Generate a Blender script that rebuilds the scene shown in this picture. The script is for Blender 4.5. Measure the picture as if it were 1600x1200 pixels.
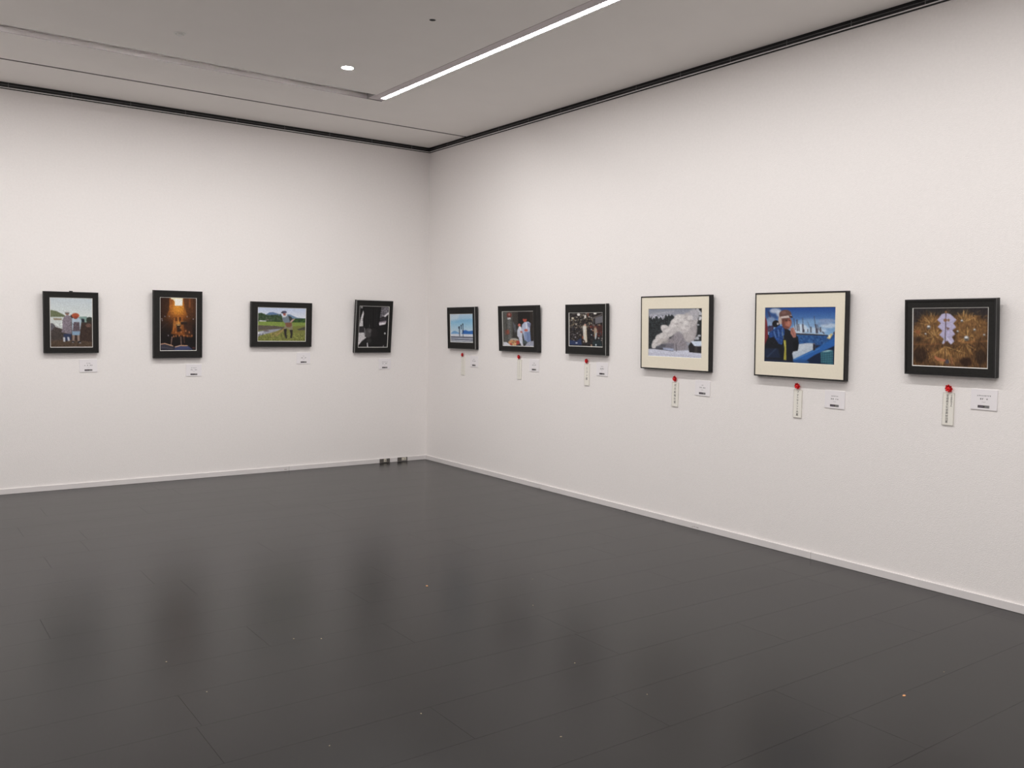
import bpy, math, random
import numpy as np
from mathutils import Matrix, Vector

# ---------------------------------------------------------------- scene, camera, light, exposure
sc = bpy.context.scene
for o in list(bpy.data.objects):
    bpy.data.objects.remove(o)
COL = sc.collection
random.seed(7)

CAM = Vector((-5.021, -8.564, 1.5))
YAW, PITCH, ROLL, FPX = 0.62676, -0.06373, 0.01812, 1373.9
fwd = Vector((math.sin(YAW) * math.cos(PITCH), math.cos(YAW) * math.cos(PITCH), math.sin(PITCH)))
r0 = Vector((math.cos(YAW), -math.sin(YAW), 0.0))
u0 = r0.cross(fwd)
rgt = r0 * math.cos(ROLL) + u0 * math.sin(ROLL)
up = -r0 * math.sin(ROLL) + u0 * math.cos(ROLL)
cam_data = bpy.data.cameras.new('camera')
cam_data.sensor_fit = 'HORIZONTAL'
cam_data.sensor_width = 36.0
cam_data.lens = 36.0 * FPX / 1600.0
cam = bpy.data.objects.new('camera', cam_data)
cam.matrix_world = Matrix(((rgt.x, up.x, -fwd.x, CAM.x), (rgt.y, up.y, -fwd.y, CAM.y),
                           (rgt.z, up.z, -fwd.z, CAM.z), (0, 0, 0, 1)))
COL.objects.link(cam)
sc.camera = cam

world = bpy.data.worlds.new('world')
world.use_nodes = True
world.node_tree.nodes['Background'].inputs[0].default_value = (0.9, 0.92, 1.0, 1)
world.node_tree.nodes['Background'].inputs[1].default_value = 0.02
sc.world = world

LAMP = 76.0            # radiance of the flush line lamps' diffusers
WASH = 165.0           # radiance of the lamps hidden in the slots
SPOT = 230.0           # radiance of the lit downlights
sc.view_settings.view_transform = 'Standard'
sc.view_settings.look = 'None'
sc.view_settings.gamma = 1.0
sc.view_settings.use_curve_mapping = False
sc.view_settings.exposure = 0.17

ROOM_X, ROOM_Y = -6.4, -9.9
CZ = 3.465             # underside of the ceiling
WT = 3.413             # top of the papered wall, where the picture rail starts


# ---------------------------------------------------------------- helpers
def lin(c):
    c = np.asarray(c, float) / 255.0
    return np.where(c <= 0.04045, c / 12.92, ((c + 0.055) / 1.055) ** 2.4)


def mat(name, rgb, rough=0.6, spec=0.5, metal=0.0, noise=None, bump=None, emit=None, coat=0.0):
    """procedural principled material; rgb as linear albedo; noise=(scale, amount); bump=(scale, strength, distance)"""
    m = bpy.data.materials.new(name)
    m.use_nodes = True
    nt = m.node_tree
    b = nt.nodes['Principled BSDF']
    b.inputs['Base Color'].default_value = (*rgb, 1)
    b.inputs['Roughness'].default_value = rough
    b.inputs['Specular IOR Level'].default_value = spec
    b.inputs['Metallic'].default_value = metal
    b.inputs['Coat Weight'].default_value = coat
    if emit:
        b.inputs['Emission Color'].default_value = (*emit[0], 1)
        b.inputs['Emission Strength'].default_value = emit[1]
    geo = nt.nodes.new('ShaderNodeNewGeometry')
    if noise:
        n = nt.nodes.new('ShaderNodeTexNoise')
        n.inputs['Scale'].default_value = noise[0]
        n.inputs['Detail'].default_value = 4
        nt.links.new(geo.outputs['Position'], n.inputs['Vector'])
        mr = nt.nodes.new('ShaderNodeMapRange')
        mr.inputs['From Min'].default_value = 0.25
        mr.inputs['From Max'].default_value = 0.75
        mr.inputs['To Min'].default_value = 1 - noise[1]
        mr.inputs['To Max'].default_value = 1 + noise[1]
        nt.links.new(n.outputs['Fac'], mr.inputs['Value'])
        mx = nt.nodes.new('ShaderNodeMix')
        mx.data_type = 'RGBA'
        mx.blend_type = 'MULTIPLY'
        mx.inputs[0].default_value = 1.0
        mx.inputs[6].default_value = (*rgb, 1)
        nt.links.new(mr.outputs['Result'], mx.inputs[7])
        nt.links.new(mx.outputs[2], b.inputs['Base Color'])
    if bump:
        n2 = nt.nodes.new('ShaderNodeTexNoise')
        n2.inputs['Scale'].default_value = bump[0]
        n2.inputs['Detail'].default_value = 3
        nt.links.new(geo.outputs['Position'], n2.inputs['Vector'])
        bp = nt.nodes.new('ShaderNodeBump')
        bp.inputs['Strength'].default_value = bump[1]
        bp.inputs['Distance'].default_value = bump[2]
        nt.links.new(n2.outputs['Fac'], bp.inputs['Height'])
        nt.links.new(bp.outputs['Normal'], b.inputs['Normal'])
    return m


class MB:
    """collects shapes into one mesh"""
    def __init__(self):
        self.v, self.f = [], []

    def box(self, x0, x1, y0, y1, z0, z1):
        i = len(self.v)
        self.v += [(x0, y0, z0), (x1, y0, z0), (x1, y1, z0), (x0, y1, z0), (x0, y0, z1), (x1, y0, z1), (x1, y1, z1), (x0, y1, z1)]
        self.f += [tuple(i + k for k in q) for q in ((3, 2, 1, 0), (4, 5, 6, 7), (0, 1, 5, 4), (1, 2, 6, 5), (2, 3, 7, 6), (3, 0, 4, 7))]
        return self

    def quad(self, a, b, c, d):
        i = len(self.v)
        self.v += [a, b, c, d]
        self.f.append((i, i + 1, i + 2, i + 3))
        return self

    def tri(self, a, b, c):
        i = len(self.v)
        self.v += [a, b, c]
        self.f.append((i, i + 1, i + 2))
        return self

    def ring(self, outer, inner):
        """two closed loops of equal length joined by quads"""
        i, n = len(self.v), len(outer)
        self.v += list(outer) + list(inner)
        for k in range(n):
            j = (k + 1) % n
            self.f.append((i + k, i + j, i + n + j, i + n + k))
        return self

    def fan(self, loop, flip=False):
        i = len(self.v)
        self.v += list(loop)
        idx = tuple(range(i, i + len(loop)))
        self.f.append(idx[::-1] if flip else idx)
        return self

    def mesh(self, name):
        me = bpy.data.meshes.new(name)
        me.from_pydata(self.v, [], self.f)
        me.update()
        return me

    def build(self, name, m, parent=None, loc=(0, 0, 0), bevel=0.0):
        o = bpy.data.objects.new(name, self.mesh(name))
        if m:
            o.data.materials.append(m)
        o.location = loc
        COL.objects.link(o)
        o.parent = parent
        if bevel:
            md = o.modifiers.new('bevel', 'BEVEL')
            md.width = bevel
            md.segments = 2
            md.limit_method = 'ANGLE'
        return o


def tag(o, label, cat, group=None):
    o['label'] = label
    o['category'] = cat
    if group:
        o['group'] = group
    return o


def struct(o, label=None, cat=None):
    o['kind'] = 'structure'
    if label:
        o['label'] = label
    if cat:
        o['category'] = cat
    return o


def empty(name, loc, rot=(0, 0, 0)):
    o = bpy.data.objects.new(name, None)
    o.empty_display_size = 0.1
    o.location = loc
    o.rotation_mode = 'XYZ'
    o.rotation_euler = rot
    COL.objects.link(o)
    return o


def on_wall(w, u, z, off=0.0):
    """a point of a wall: u runs to the right for someone facing it, from the room corner"""
    return (u, -off, z) if w == 'L' else (-off, -u, z)


def wall_rot(w):
    return 0.0 if w == 'L' else -math.pi / 2


# ---------------------------------------------------------------- materials
M = {}
M['wall'] = mat('wall_paper', (0.900, 0.863, 0.850), 0.85, 0.2, noise=(55, 0.02), bump=(150, 0.5, 0.0025))
M['ceiling'] = mat('ceiling_paint', (0.905, 0.87, 0.84), 0.9, 0.2, noise=(3, 0.012))
M['plenum'] = mat('dark_void', (0.03, 0.03, 0.03), 0.9, 0.1)
M['slot'] = mat('slot_grey_metal', (0.66, 0.60, 0.61), 0.6, 0.3)
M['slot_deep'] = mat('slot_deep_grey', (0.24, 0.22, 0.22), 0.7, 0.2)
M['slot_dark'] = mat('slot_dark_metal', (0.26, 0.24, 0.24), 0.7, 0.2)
M['black_rail'] = mat('black_aluminium', (0.012, 0.012, 0.013), 0.45, 0.4)
M['rail_grey'] = mat('grey_aluminium', (0.16, 0.155, 0.16), 0.4, 0.5)
M['rail_white'] = mat('white_lip', (0.88, 0.86, 0.85), 0.5, 0.4)
M['frame_black'] = mat('black_wood', (0.014, 0.013, 0.013), 0.5, 0.35, noise=(60, 0.2))
M['mat_black'] = mat('black_mount_board', (0.022, 0.021, 0.020), 0.8, 0.2, noise=(90, 0.15))
M['mat_cream'] = mat('cream_mount_board', (0.865, 0.80, 0.665), 0.85, 0.2, noise=(90, 0.02))
M['core'] = mat('white_mount_core', (0.72, 0.70, 0.67), 0.7, 0.3)
M['core_cream'] = mat('cream_mount_core', (0.80, 0.76, 0.66), 0.7, 0.3)
M['edge'] = mat('bright_edge', (0.62, 0.62, 0.60), 0.35, 0.5)
M['edge_dark'] = mat('dull_edge', (0.10, 0.10, 0.10), 0.35, 0.5)
M['card'] = mat('white_card', (0.875, 0.84, 0.862), 0.6, 0.3)
M['ink'] = mat('dark_ink', (0.05, 0.045, 0.05), 0.7, 0.2)
M['ink_soft'] = mat('thin_ink', (0.16, 0.14, 0.16), 0.7, 0.2)
M['ink_bar'] = mat('bar_ink', (0.035, 0.025, 0.03), 0.6, 0.3)
M['ink_bar2'] = mat('bar_ink_green', (0.10, 0.11, 0.085), 0.6, 0.3)
M['bar_text'] = mat('bar_text', (0.34, 0.31, 0.36), 0.6, 0.3)
M['strip'] = mat('cream_paper', (0.87, 0.84, 0.775), 0.7, 0.3)
M['red'] = mat('red_paper', (0.72, 0.012, 0.016), 0.55, 0.4, noise=(200, 0.25))
M['red_dark'] = mat('deep_red_paper', (0.45, 0.006, 0.012), 0.55, 0.4)
M['base'] = mat('baseboard_paint', (0.77, 0.735, 0.735), 0.5, 0.35, noise=(6, 0.03))
M['outlet'] = mat('grey_outlet_plate', (0.115, 0.105, 0.095), 0.45, 0.5)
M['outlet_dark'] = mat('dark_slot', (0.02, 0.02, 0.02), 0.6, 0.3)
M['socket'] = mat('ivory_socket', (0.62, 0.58, 0.50), 0.45, 0.5)
M['white_plastic'] = mat('white_plastic', (0.78, 0.77, 0.74), 0.4, 0.5)
M['trim_white'] = mat('white_trim', (0.7, 0.68, 0.66), 0.5, 0.4)
M['lamp'] = mat('lamp_diffuser', (0.9, 0.9, 0.9), 0.6, 0.3, emit=((1.0, 0.985, 0.965), LAMP))
M['wash'] = mat('washer_diffuser', (0.9, 0.9, 0.9), 0.6, 0.3, emit=((1.0, 0.985, 0.965), WASH))
M['spot'] = mat('spot_lens', (0.9, 0.9, 0.9), 0.6, 0.3, emit=((1.0, 0.98, 0.95), SPOT))
M['scrap_orange'] = mat('orange_scrap', (0.75, 0.36, 0.16), 0.8, 0.2)
M['scrap_pale'] = mat('pale_scrap', (0.45, 0.38, 0.26), 0.8, 0.2)

# dark vinyl floor: faint wear, per-plank tone, soft sheen
mf = bpy.data.materials.new('dark_floor')
mf.use_nodes = True
nt = mf.node_tree
bs = nt.nodes['Principled BSDF']
geo = nt.nodes.new('ShaderNodeNewGeometry')
oi = nt.nodes.new('ShaderNodeObjectInfo')
mp = nt.nodes.new('ShaderNodeMapping')
mp.inputs['Scale'].default_value = (0.5, 2.4, 1)
nt.links.new(geo.outputs['Position'], mp.inputs['Vector'])
n1 = nt.nodes.new('ShaderNodeTexNoise')
n1.inputs['Scale'].default_value = 1.6
n1.inputs['Detail'].default_value = 7
n1.inputs['Roughness'].default_value = 0.62
nt.links.new(mp.outputs['Vector'], n1.inputs['Vector'])
cr = nt.nodes.new('ShaderNodeValToRGB')
cr.color_ramp.elements[0].position = 0.3
cr.color_ramp.elements[0].color = (0.0085, 0.0081, 0.0080, 1)
cr.color_ramp.elements[1].position = 0.72
cr.color_ramp.elements[1].color = (0.0120, 0.0114, 0.0112, 1)
nt.links.new(n1.outputs['Fac'], cr.inputs['Fac'])
mrf = nt.nodes.new('ShaderNodeMapRange')
mrf.inputs['To Min'].default_value = 0.95
mrf.inputs['To Max'].default_value = 1.05
nt.links.new(oi.outputs['Random'], mrf.inputs['Value'])
mxf = nt.nodes.new('ShaderNodeMix')
mxf.data_type = 'RGBA'
mxf.blend_type = 'MULTIPLY'
mxf.inputs[0].default_value = 1.0
nt.links.new(cr.outputs['Color'], mxf.inputs[6])
nt.links.new(mrf.outputs['Result'], mxf.inputs[7])
nt.links.new(mxf.outputs[2], bs.inputs['Base Color'])
mrr = nt.nodes.new('ShaderNodeMapRange')
mrr.inputs['From Min'].default_value = 0.3
mrr.inputs['From Max'].default_value = 0.7
mrr.inputs['To Min'].default_value = 0.255
mrr.inputs['To Max'].default_value = 0.272
nt.links.new(n1.outputs['Fac'], mrr.inputs['Value'])
nt.links.new(mrr.outputs['Result'], bs.inputs['Roughness'])
bs.inputs['Specular IOR Level'].default_value = 0.31
M['floor'] = mf
M['floor_gap'] = mat('floor_joint', (0.008, 0.008, 0.008), 0.7, 0.3)

# photographic prints: colour comes from the print's own colour layer
mpz = bpy.data.materials.new('photo_print')
mpz.use_nodes = True
at = mpz.node_tree.nodes.new('ShaderNodeAttribute')
at.attribute_name = 'print_colour'
bz = mpz.node_tree.nodes['Principled BSDF']
mpz.node_tree.links.new(at.outputs['Color'], bz.inputs['Base Color'])
bz.inputs['Roughness'].default_value = 0.45
bz.inputs['Specular IOR Level'].default_value = 0.25
M['print'] = mpz

# ---------------------------------------------------------------- the room
struct(MB().box(ROOM_X - 0.15, 0.15, 0.0, 0.15, -0.05, 3.62).build('wall_left', M['wall']))
struct(MB().box(0.0, 0.15, ROOM_Y - 0.15, 0.0, -0.05, 3.62).build('wall_right', M['wall']))
struct(MB().box(ROOM_X - 0.15, 0.0, ROOM_Y - 0.15, ROOM_Y, -0.05, 3.62).build('wall_back', M['wall']))
struct(MB().box(ROOM_X - 0.15, ROOM_X, ROOM_Y, 0.0, -0.05, 3.62).build('wall_side', M['wall']))

# floor: dark planks laid parallel to the left-hand wall, hairline joints
floor = struct(MB().box(ROOM_X, 0, ROOM_Y, 0, -0.05, -0.004).build('floor', M['floor_gap']))
PW, PL, GAP = 0.325, 1.83, 0.0009
full = None
rows = [-4.67 + PW * k for k in range(-26, 15)]
edges = [ROOM_Y] + [y for y in rows if ROOM_Y + 0.02 < y < -0.02] + [0.0]
anchor = {}
for y, x in ((-5.83, -3.28), (-5.5, -4.09), (-3.2, -1.93), (-2.87, -1.1)):
    anchor[max(i for i, e in enumerate(edges) if e < y)] = x
for i in range(len(edges) - 1):
    ya, yb = edges[i] + GAP / 2, edges[i + 1] - GAP / 2
    x = anchor.get(i, -random.random() * PL)
    while x > ROOM_X:
        x -= PL
    while x < 0:
        xa, xb = max(x, ROOM_X) + GAP / 2, min(x + PL, 0) - GAP / 2
        x += PL
        if xb - xa < 0.02:
            continue
        whole = abs(xb - xa - PL + GAP) < 1e-6 and abs(yb - ya - PW + GAP) < 1e-6
        if whole and full is not None:
            o = bpy.data.objects.new('floor_plank', full)
            COL.objects.link(o)
            o.parent = floor
            o.location = ((xa + xb) / 2, (ya + yb) / 2, 0)
        else:
            L, W = (xb - xa) / 2, (yb - ya) / 2
            o = MB().box(-L, L, -W, W, -0.004, 0).build('floor_plank', M['floor'], floor, ((xa + xb) / 2, (ya + yb) / 2, 0))
            if whole:
                full = o.data

# ceiling: a dark void above, white panels below it with slots between them
ceiling = struct(MB().box(ROOM_X, 0, ROOM_Y, 0, CZ + 0.085, CZ + 0.15).build('ceiling', M['plenum']))
G = 0.023
SL, SR, SB = ROOM_X + 1.37, -1.37, ROOM_Y + 1.49      # outer edges of the ring of slots
for x0, x1, y0, y1 in ((ROOM_X + G, -G, -0.745, -G), (ROOM_X + G, -G, -1.49, -0.782),
                       (SR, -G, ROOM_Y + G, -1.49), (SL + 0.135, SR - 0.135, SB + 0.17, -1.66),
                       (ROOM_X + G, SL, ROOM_Y + G, -1.49), (SL, SR, ROOM_Y + G, SB)):
    MB().box(x0, x1, y0, y1, CZ, CZ + 0.08).build('ceiling_panel', M['ceiling'], ceiling)
MB().box(ROOM_X + G, -G, -0.782, -0.7505, CZ + 0.02, CZ + 0.03).build('joint_strip', M['ceiling'], ceiling)
# grey metal lining along the far side of the unlit slot, and its end plate
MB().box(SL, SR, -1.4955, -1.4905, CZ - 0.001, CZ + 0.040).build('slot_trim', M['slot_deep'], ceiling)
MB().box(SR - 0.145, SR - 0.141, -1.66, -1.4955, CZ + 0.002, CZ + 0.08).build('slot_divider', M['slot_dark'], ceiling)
MB().box(SR - 0.140, SR - 0.002, -1.592, -1.497, CZ + 0.004, CZ + 0.03).box(SR - 0.140, SR - 0.130, -1.652, -1.593, CZ + 0.004, CZ + 0.03).build('corner_plate', M['slot'], ceiling)
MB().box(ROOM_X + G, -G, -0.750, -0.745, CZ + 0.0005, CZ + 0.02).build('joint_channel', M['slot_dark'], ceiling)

# picture rails in the shadow gap between wall and ceiling
def picture_rail(n, w, length, clips):
    def bx(off0, off1, z0, z1, a=0.0, b=length):
        if w == 'L':
            return MB().box(-b, -a, -off1, -off0, z0, z1)
        return MB().box(-off1, -off0, -b, -a, z0, z1)
    t = struct(bx(0.0, 0.010, 3.426, 3.545).build('trim_%d' % n, M['black_rail']))
    bx(0.0, 0.006, WT, 3.4205).build('shadow_strip', M['black_rail'], t)
    bx(0.0, 0.015, 3.4205, 3.4260).build('white_lip', M['rail_white'], t)
    bx(0.010, 0.013, 3.4455, 3.4485).build('ridge', M['rail_grey'], t)
    for c in clips:
        bx(0.010, 0.012, 3.426, 3.463, c - 0.002, c + 0.002).build('rail_clip', M['rail_grey'], t)
picture_rail(1, 'L', -ROOM_X, [0.235 + 0.48 * k for k in range(12)])
picture_rail(2, 'R', -ROOM_Y, [0.382 + 0.4825 * k for k in range(19)])

# baseboards in lengths, a hairline between them
def baseboard(name, w, length, joints, blocks=()):
    root = None
    cuts = [0.012 if w == 'R' else 0.0] + joints + [length]
    for a, b in zip(cuts[:-1], cuts[1:]):
        a2, b2 = a + 0.001, b - 0.001
        mb = MB()
        if w == 'L':
            mb.box(-b2, -a2, -0.012, 0.0, 0.0005, 0.047)
        else:
            mb.box(-0.012, 0.0, -b2, -a2, 0.0005, 0.047)
        o = mb.build(name if root is None else 'baseboard_length', M['base'], root, bevel=0.0015)
        if root is None:
            root = struct(o)
    # dark scuffs rubbed into the paint near the floor
    for s, z, hh in blocks:
        p = on_wall(w, s, 0.0, 0.0125)
        ang = wall_rot(w)
        mb = MB()
        for k in range(5):
            dx, dz = random.uniform(-0.02, 0.02), random.uniform(0, hh)
            ww, h2 = random.uniform(0.003, 0.010), random.uniform(0.002, 0.005)
            mb.quad((dx - ww, 0, z + dz), (dx + ww, 0, z + dz + 0.001), (dx + ww * 0.5, 0, z + dz + h2), (dx - ww * 0.4, 0, z + dz + h2))
        o = mb.build('scuff_mark', M['scuff'], root, p)
        o.rotation_euler = (0, 0, ang)
M['scuff'] = mat('scuffed_paint', (0.34, 0.31, 0.29), 0.7, 0.2)
baseboard('baseboard_left', 'L', -ROOM_X, [1.624], [(-1.66, 0.012, 0.008)])
baseboard('baseboard_right', 'R', -ROOM_Y, [0.76, 5.069], [(2.115, 0.002, 0.006), (3.303, 0.002, 0.006), (3.72, 0.002, 0.005), (4.03, 0.008, 0.012), (4.08, 0.012, 0.015)])

# ---------------------------------------------------------------- ceiling fittings
def line_light(x0, x1, y0, y1, label):
    """flush line lamp against the outer side of a slot"""
    t = empty('line_light', (0, 0, 0))
    MB().box(x0, x1, y0, y1, CZ + 0.003, CZ + 0.034).box(x0, x0 + 0.001, y0, y1, CZ + 0.001, CZ + 0.003).box(x1 - 0.001, x1, y0, y1, CZ + 0.001, CZ + 0.003).build('housing', M['slot'], t)
    MB().fan(((x0 + 0.001, y0, CZ + 0.002), (x1 - 0.001, y0, CZ + 0.002), (x1 - 0.001, y1, CZ + 0.002), (x0 + 0.001, y1, CZ + 0.002)), True).build('diffuser', M['lamp'], t)
    for e in (y0 - 0.012, y1):
        MB().box(x0, x1, e, e + 0.012, CZ + 0.001, CZ + 0.034).build('end_cap', M['trim_white'], t)
    p0, p1 = (x0 - 0.073, x0 - 0.0005) if x1 > -3 else (x1 + 0.0005, x1 + 0.073)
    MB().box(p0, p1, y0 - 0.012, y1 + 0.012, CZ + 0.003, CZ + 0.030).build('cover_plate', M['slot'], t)
    e0 = x1 if x1 > -3 else x0 - 0.0035
    MB().box(e0, e0 + 0.0035, y0 - 0.012, y1 + 0.012, CZ + 0.0005, CZ + 0.034).build('edge_profile', M['black_rail'], t)
    tag(t, label, 'light', 'ceiling line lights')


def wall_washer(x0, x1, y0, y1, label):
    """line lamp set back inside a slot, hidden by its lip"""
    t = empty('line_light', (0, 0, 0))
    h = 0.011
    hb = MB().box(x0, x1, y0, y1, CZ + h + 0.004, CZ + 0.05)
    for q in ((x0, x1, y0, y0 + 0.002), (x0, x1, y1 - 0.002, y1), (x0, x0 + 0.002, y0, y1), (x1 - 0.002, x1, y0, y1)):
        hb.box(*q, CZ + h - 0.001, CZ + h + 0.004)
    hb.build('housing', M['slot'], t)
    MB().fan(((x0 + 0.002, y0 + 0.002, CZ + h), (x1 - 0.002, y0 + 0.002, CZ + h), (x1 - 0.002, y1 - 0.002, CZ + h), (x0 + 0.002, y1 - 0.002, CZ + h)), True).build('diffuser', M['wash'], t)
    tag(t, label, 'light', 'ceiling line lights')
line_light(SR - 0.051, SR - 0.004, SB + 0.19, -1.575, 'long lit line light in the ceiling slot along the right-hand wall')
line_light(SL + 0.004, SL + 0.051, SB + 0.19, -1.60, 'added out-of-view line light in the ceiling slot farthest from the prize strips')  # added beyond the view to raise the room's ambient light
wall_washer(SL + 0.15, SR - 0.21, -1.659, -1.633, 'line light hidden in the ceiling slot above the left-hand photographs')
wall_washer(SL + 0.2, SR - 0.2, SB + 0.143, SB + 0.169, 'added line light hidden in the ceiling slot at the back of the room')  # unseen lamp added at the room's back for more ambient light


def circle(r, z, n=28):
    return [(r * math.cos(2 * math.pi * k / n), r * math.sin(2 * math.pi * k / n), z) for k in range(n)]

for dx, dy in ((-2.045, -2.232), (-4.54, -2.232), (-2.045, -4.89), (-3.29, -4.89), (-4.54, -4.89), (-2.045, -7.55), (-3.29, -7.55), (-4.54, -7.55)):  # first one is in view, the others added to even out the light
    dl = empty('downlight', (dx, dy, CZ))
    MB().ring(circle(0.052, 0.0), circle(0.050, -0.003)).ring(circle(0.050, -0.003), circle(0.044, -0.002)).ring(circle(0.044, -0.002), circle(0.043, -0.0005)).build('trim_ring', M['trim_white'], dl)
    MB().fan(circle(0.043, -0.001), True).build('lens', M['spot'], dl)
    tag(dl, 'small round lit downlight in the inner ceiling panel', 'light', 'downlights of the inner ceiling')
pn = empty('pinhole_spotlight', (-2.076, -3.555, CZ))
MB().ring(circle(0.026, 0.0), circle(0.025, -0.002)).ring(circle(0.025, -0.002), circle(0.021, -0.002)).build('trim_ring', M['ceiling'], pn)
MB().fan(circle(0.021, -0.0015), True).build('dark_aperture', M['outlet_dark'], pn)
tag(pn, 'tiny round unlit fitting, a black hole in the ceiling', 'spotlight')
sp = empty('sprinkler_cover', (-3.292, -2.238, CZ))
MB().ring(circle(0.040, 0.0), circle(0.037, -0.004)).ring(circle(0.037, -0.004), circle(0.022, -0.006)).build('cover_plate', M['white_plastic'], sp)
mbs = MB().ring(circle(0.022, -0.006), circle(0.018, -0.016)).fan(circle(0.018, -0.016), True)
for k in range(6):
    a = k * math.pi / 3
    mbs.box(0.024 * math.cos(a) - 0.003, 0.024 * math.cos(a) + 0.003, 0.024 * math.sin(a) - 0.003, 0.024 * math.sin(a) + 0.003, -0.012, -0.004)
mbs.build('sprinkler_head', M['white_plastic'], sp)
tag(sp, 'white round sprinkler cover flush with the grey inner ceiling', 'sprinkler')

# ---------------------------------------------------------------- painting the prints
class Canvas:
    """a small painted picture; shapes are given in the picture's own coordinates"""
    def __init__(self, x0, y0, x1, y1, n, base):
        self.x0, self.y0, self.x1, self.y1 = x0, y0, x1, y1
        self.w = n
        self.h = max(8, int(round(n * (y1 - y0) / (x1 - x0))))
        S = 3
        xs = x0 + (np.arange(self.w * S) + 0.5) / (self.w * S) * (x1 - x0)
        ys = y0 + (np.arange(self.h * S) + 0.5) / (self.h * S) * (y1 - y0)
        self.X, self.Y = np.meshgrid(xs, ys)
        self.S = S
        self.im = np.zeros((self.h, self.w, 3)) + np.array(base, float)
        self.rng = np.random.RandomState(int(x0 * 7 + y0 * 3 + n) % 9999)
        self.gx, self.gy = np.meshgrid(x0 + (np.arange(self.w) + 0.5) / self.w * (x1 - x0), y0 + (np.arange(self.h) + 0.5) / self.h * (y1 - y0))

    def down(self, m):
        return m.reshape(self.h, self.S, self.w, self.S).mean((1, 3))

    def blur(self, m, k):
        for _ in range(k):
            p = np.pad(m, 1, mode='edge')
            m = (p[1:-1, 1:-1] * 2 + p[:-2, 1:-1] + p[2:, 1:-1] + p[1:-1, :-2] + p[1:-1, 2:]) / 6
        return m

    def put(self, m, c, a=1.0, soft=0):
        m = self.down(m.astype(float))
        if soft:
            m = self.blur(m, soft)
        self.im += (np.array(c, float) - self.im) * (m * a)[..., None]
        return self

    def poly(self, pts, c, a=1.0, soft=0):
        inside = np.zeros(self.X.shape, bool)
        n = len(pts)
        for i in range(n):
            xa, ya = pts[i]
            xb, yb = pts[(i + 1) % n]
            if ya == yb:
                continue
            cond = ((ya > self.Y) != (yb > self.Y)) & (self.X < (xb - xa) * (self.Y - ya) / (yb - ya) + xa)
            inside ^= cond
        return self.put(inside, c, a, soft)

    def ell(self, cx, cy, rx, ry, c, a=1.0, soft=0):
        return self.put(((self.X - cx) / rx) ** 2 + ((self.Y - cy) / ry) ** 2 < 1, c, a, soft)

    def line(self, xa, ya, xb, yb, w, c, a=1.0, soft=0):
        dx, dy = xb - xa, yb - ya
        L = math.hypot(dx, dy) + 1e-9
        t = ((self.X - xa) * dx + (self.Y - ya) * dy) / L
        d = abs((self.X - xa) * dy - (self.Y - ya) * dx) / L
        return self.put((d < w / 2) & (t > 0) & (t < L), c, a, soft)

    def grad(self, ya, yb, ca, cb):
        t = np.clip((self.gy - ya) / (yb - ya), 0, 1)
        m = ((self.gy >= ya - 1) & (self.gy <= yb + 1))[..., None]
        g = np.array(ca, float) + (np.array(cb, float) - np.array(ca, float)) * t[..., None]
        self.im = np.where(m, g, self.im)
        return self

    def glow(self, cx, cy, r, c, a=1.0):
        d = np.hypot(self.gx - cx, self.gy - cy) / r
        self.im += (np.array(c, float) - self.im) * (a * np.exp(-d * d))[..., None]
        return self

    def noise(self, amt, box=None, k=0, streak=False):
        n = self.rng.randn(self.h, self.w)
        if streak:
            for _ in range(3):
                p = np.pad(n, ((1, 1), (0, 0)), mode='edge')
                n = (p[:-2] + p[1:-1] + p[2:]) / 3
            n = n / (n.std() + 1e-9)
        n = self.blur(n, k)
        n = n / (n.std() + 1e-9)
        if box:
            n = n * ((self.gx > box[0]) & (self.gx < box[2]) & (self.gy > box[1]) & (self.gy < box[3]))
        self.im *= (1 + amt * n)[..., None].clip(0.2, 2.2)
        return self

    def dots(self, n, box, cols, r=(3, 8), a=0.9):
        for _ in range(n):
            c = cols[self.rng.randint(len(cols))]
            q = self.rng.uniform(*r)
            self.ell(self.rng.uniform(box[0], box[2]), self.rng.uniform(box[1], box[3]), q, q * self.rng.uniform(0.7, 1.5), c, a)
        return self


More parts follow.
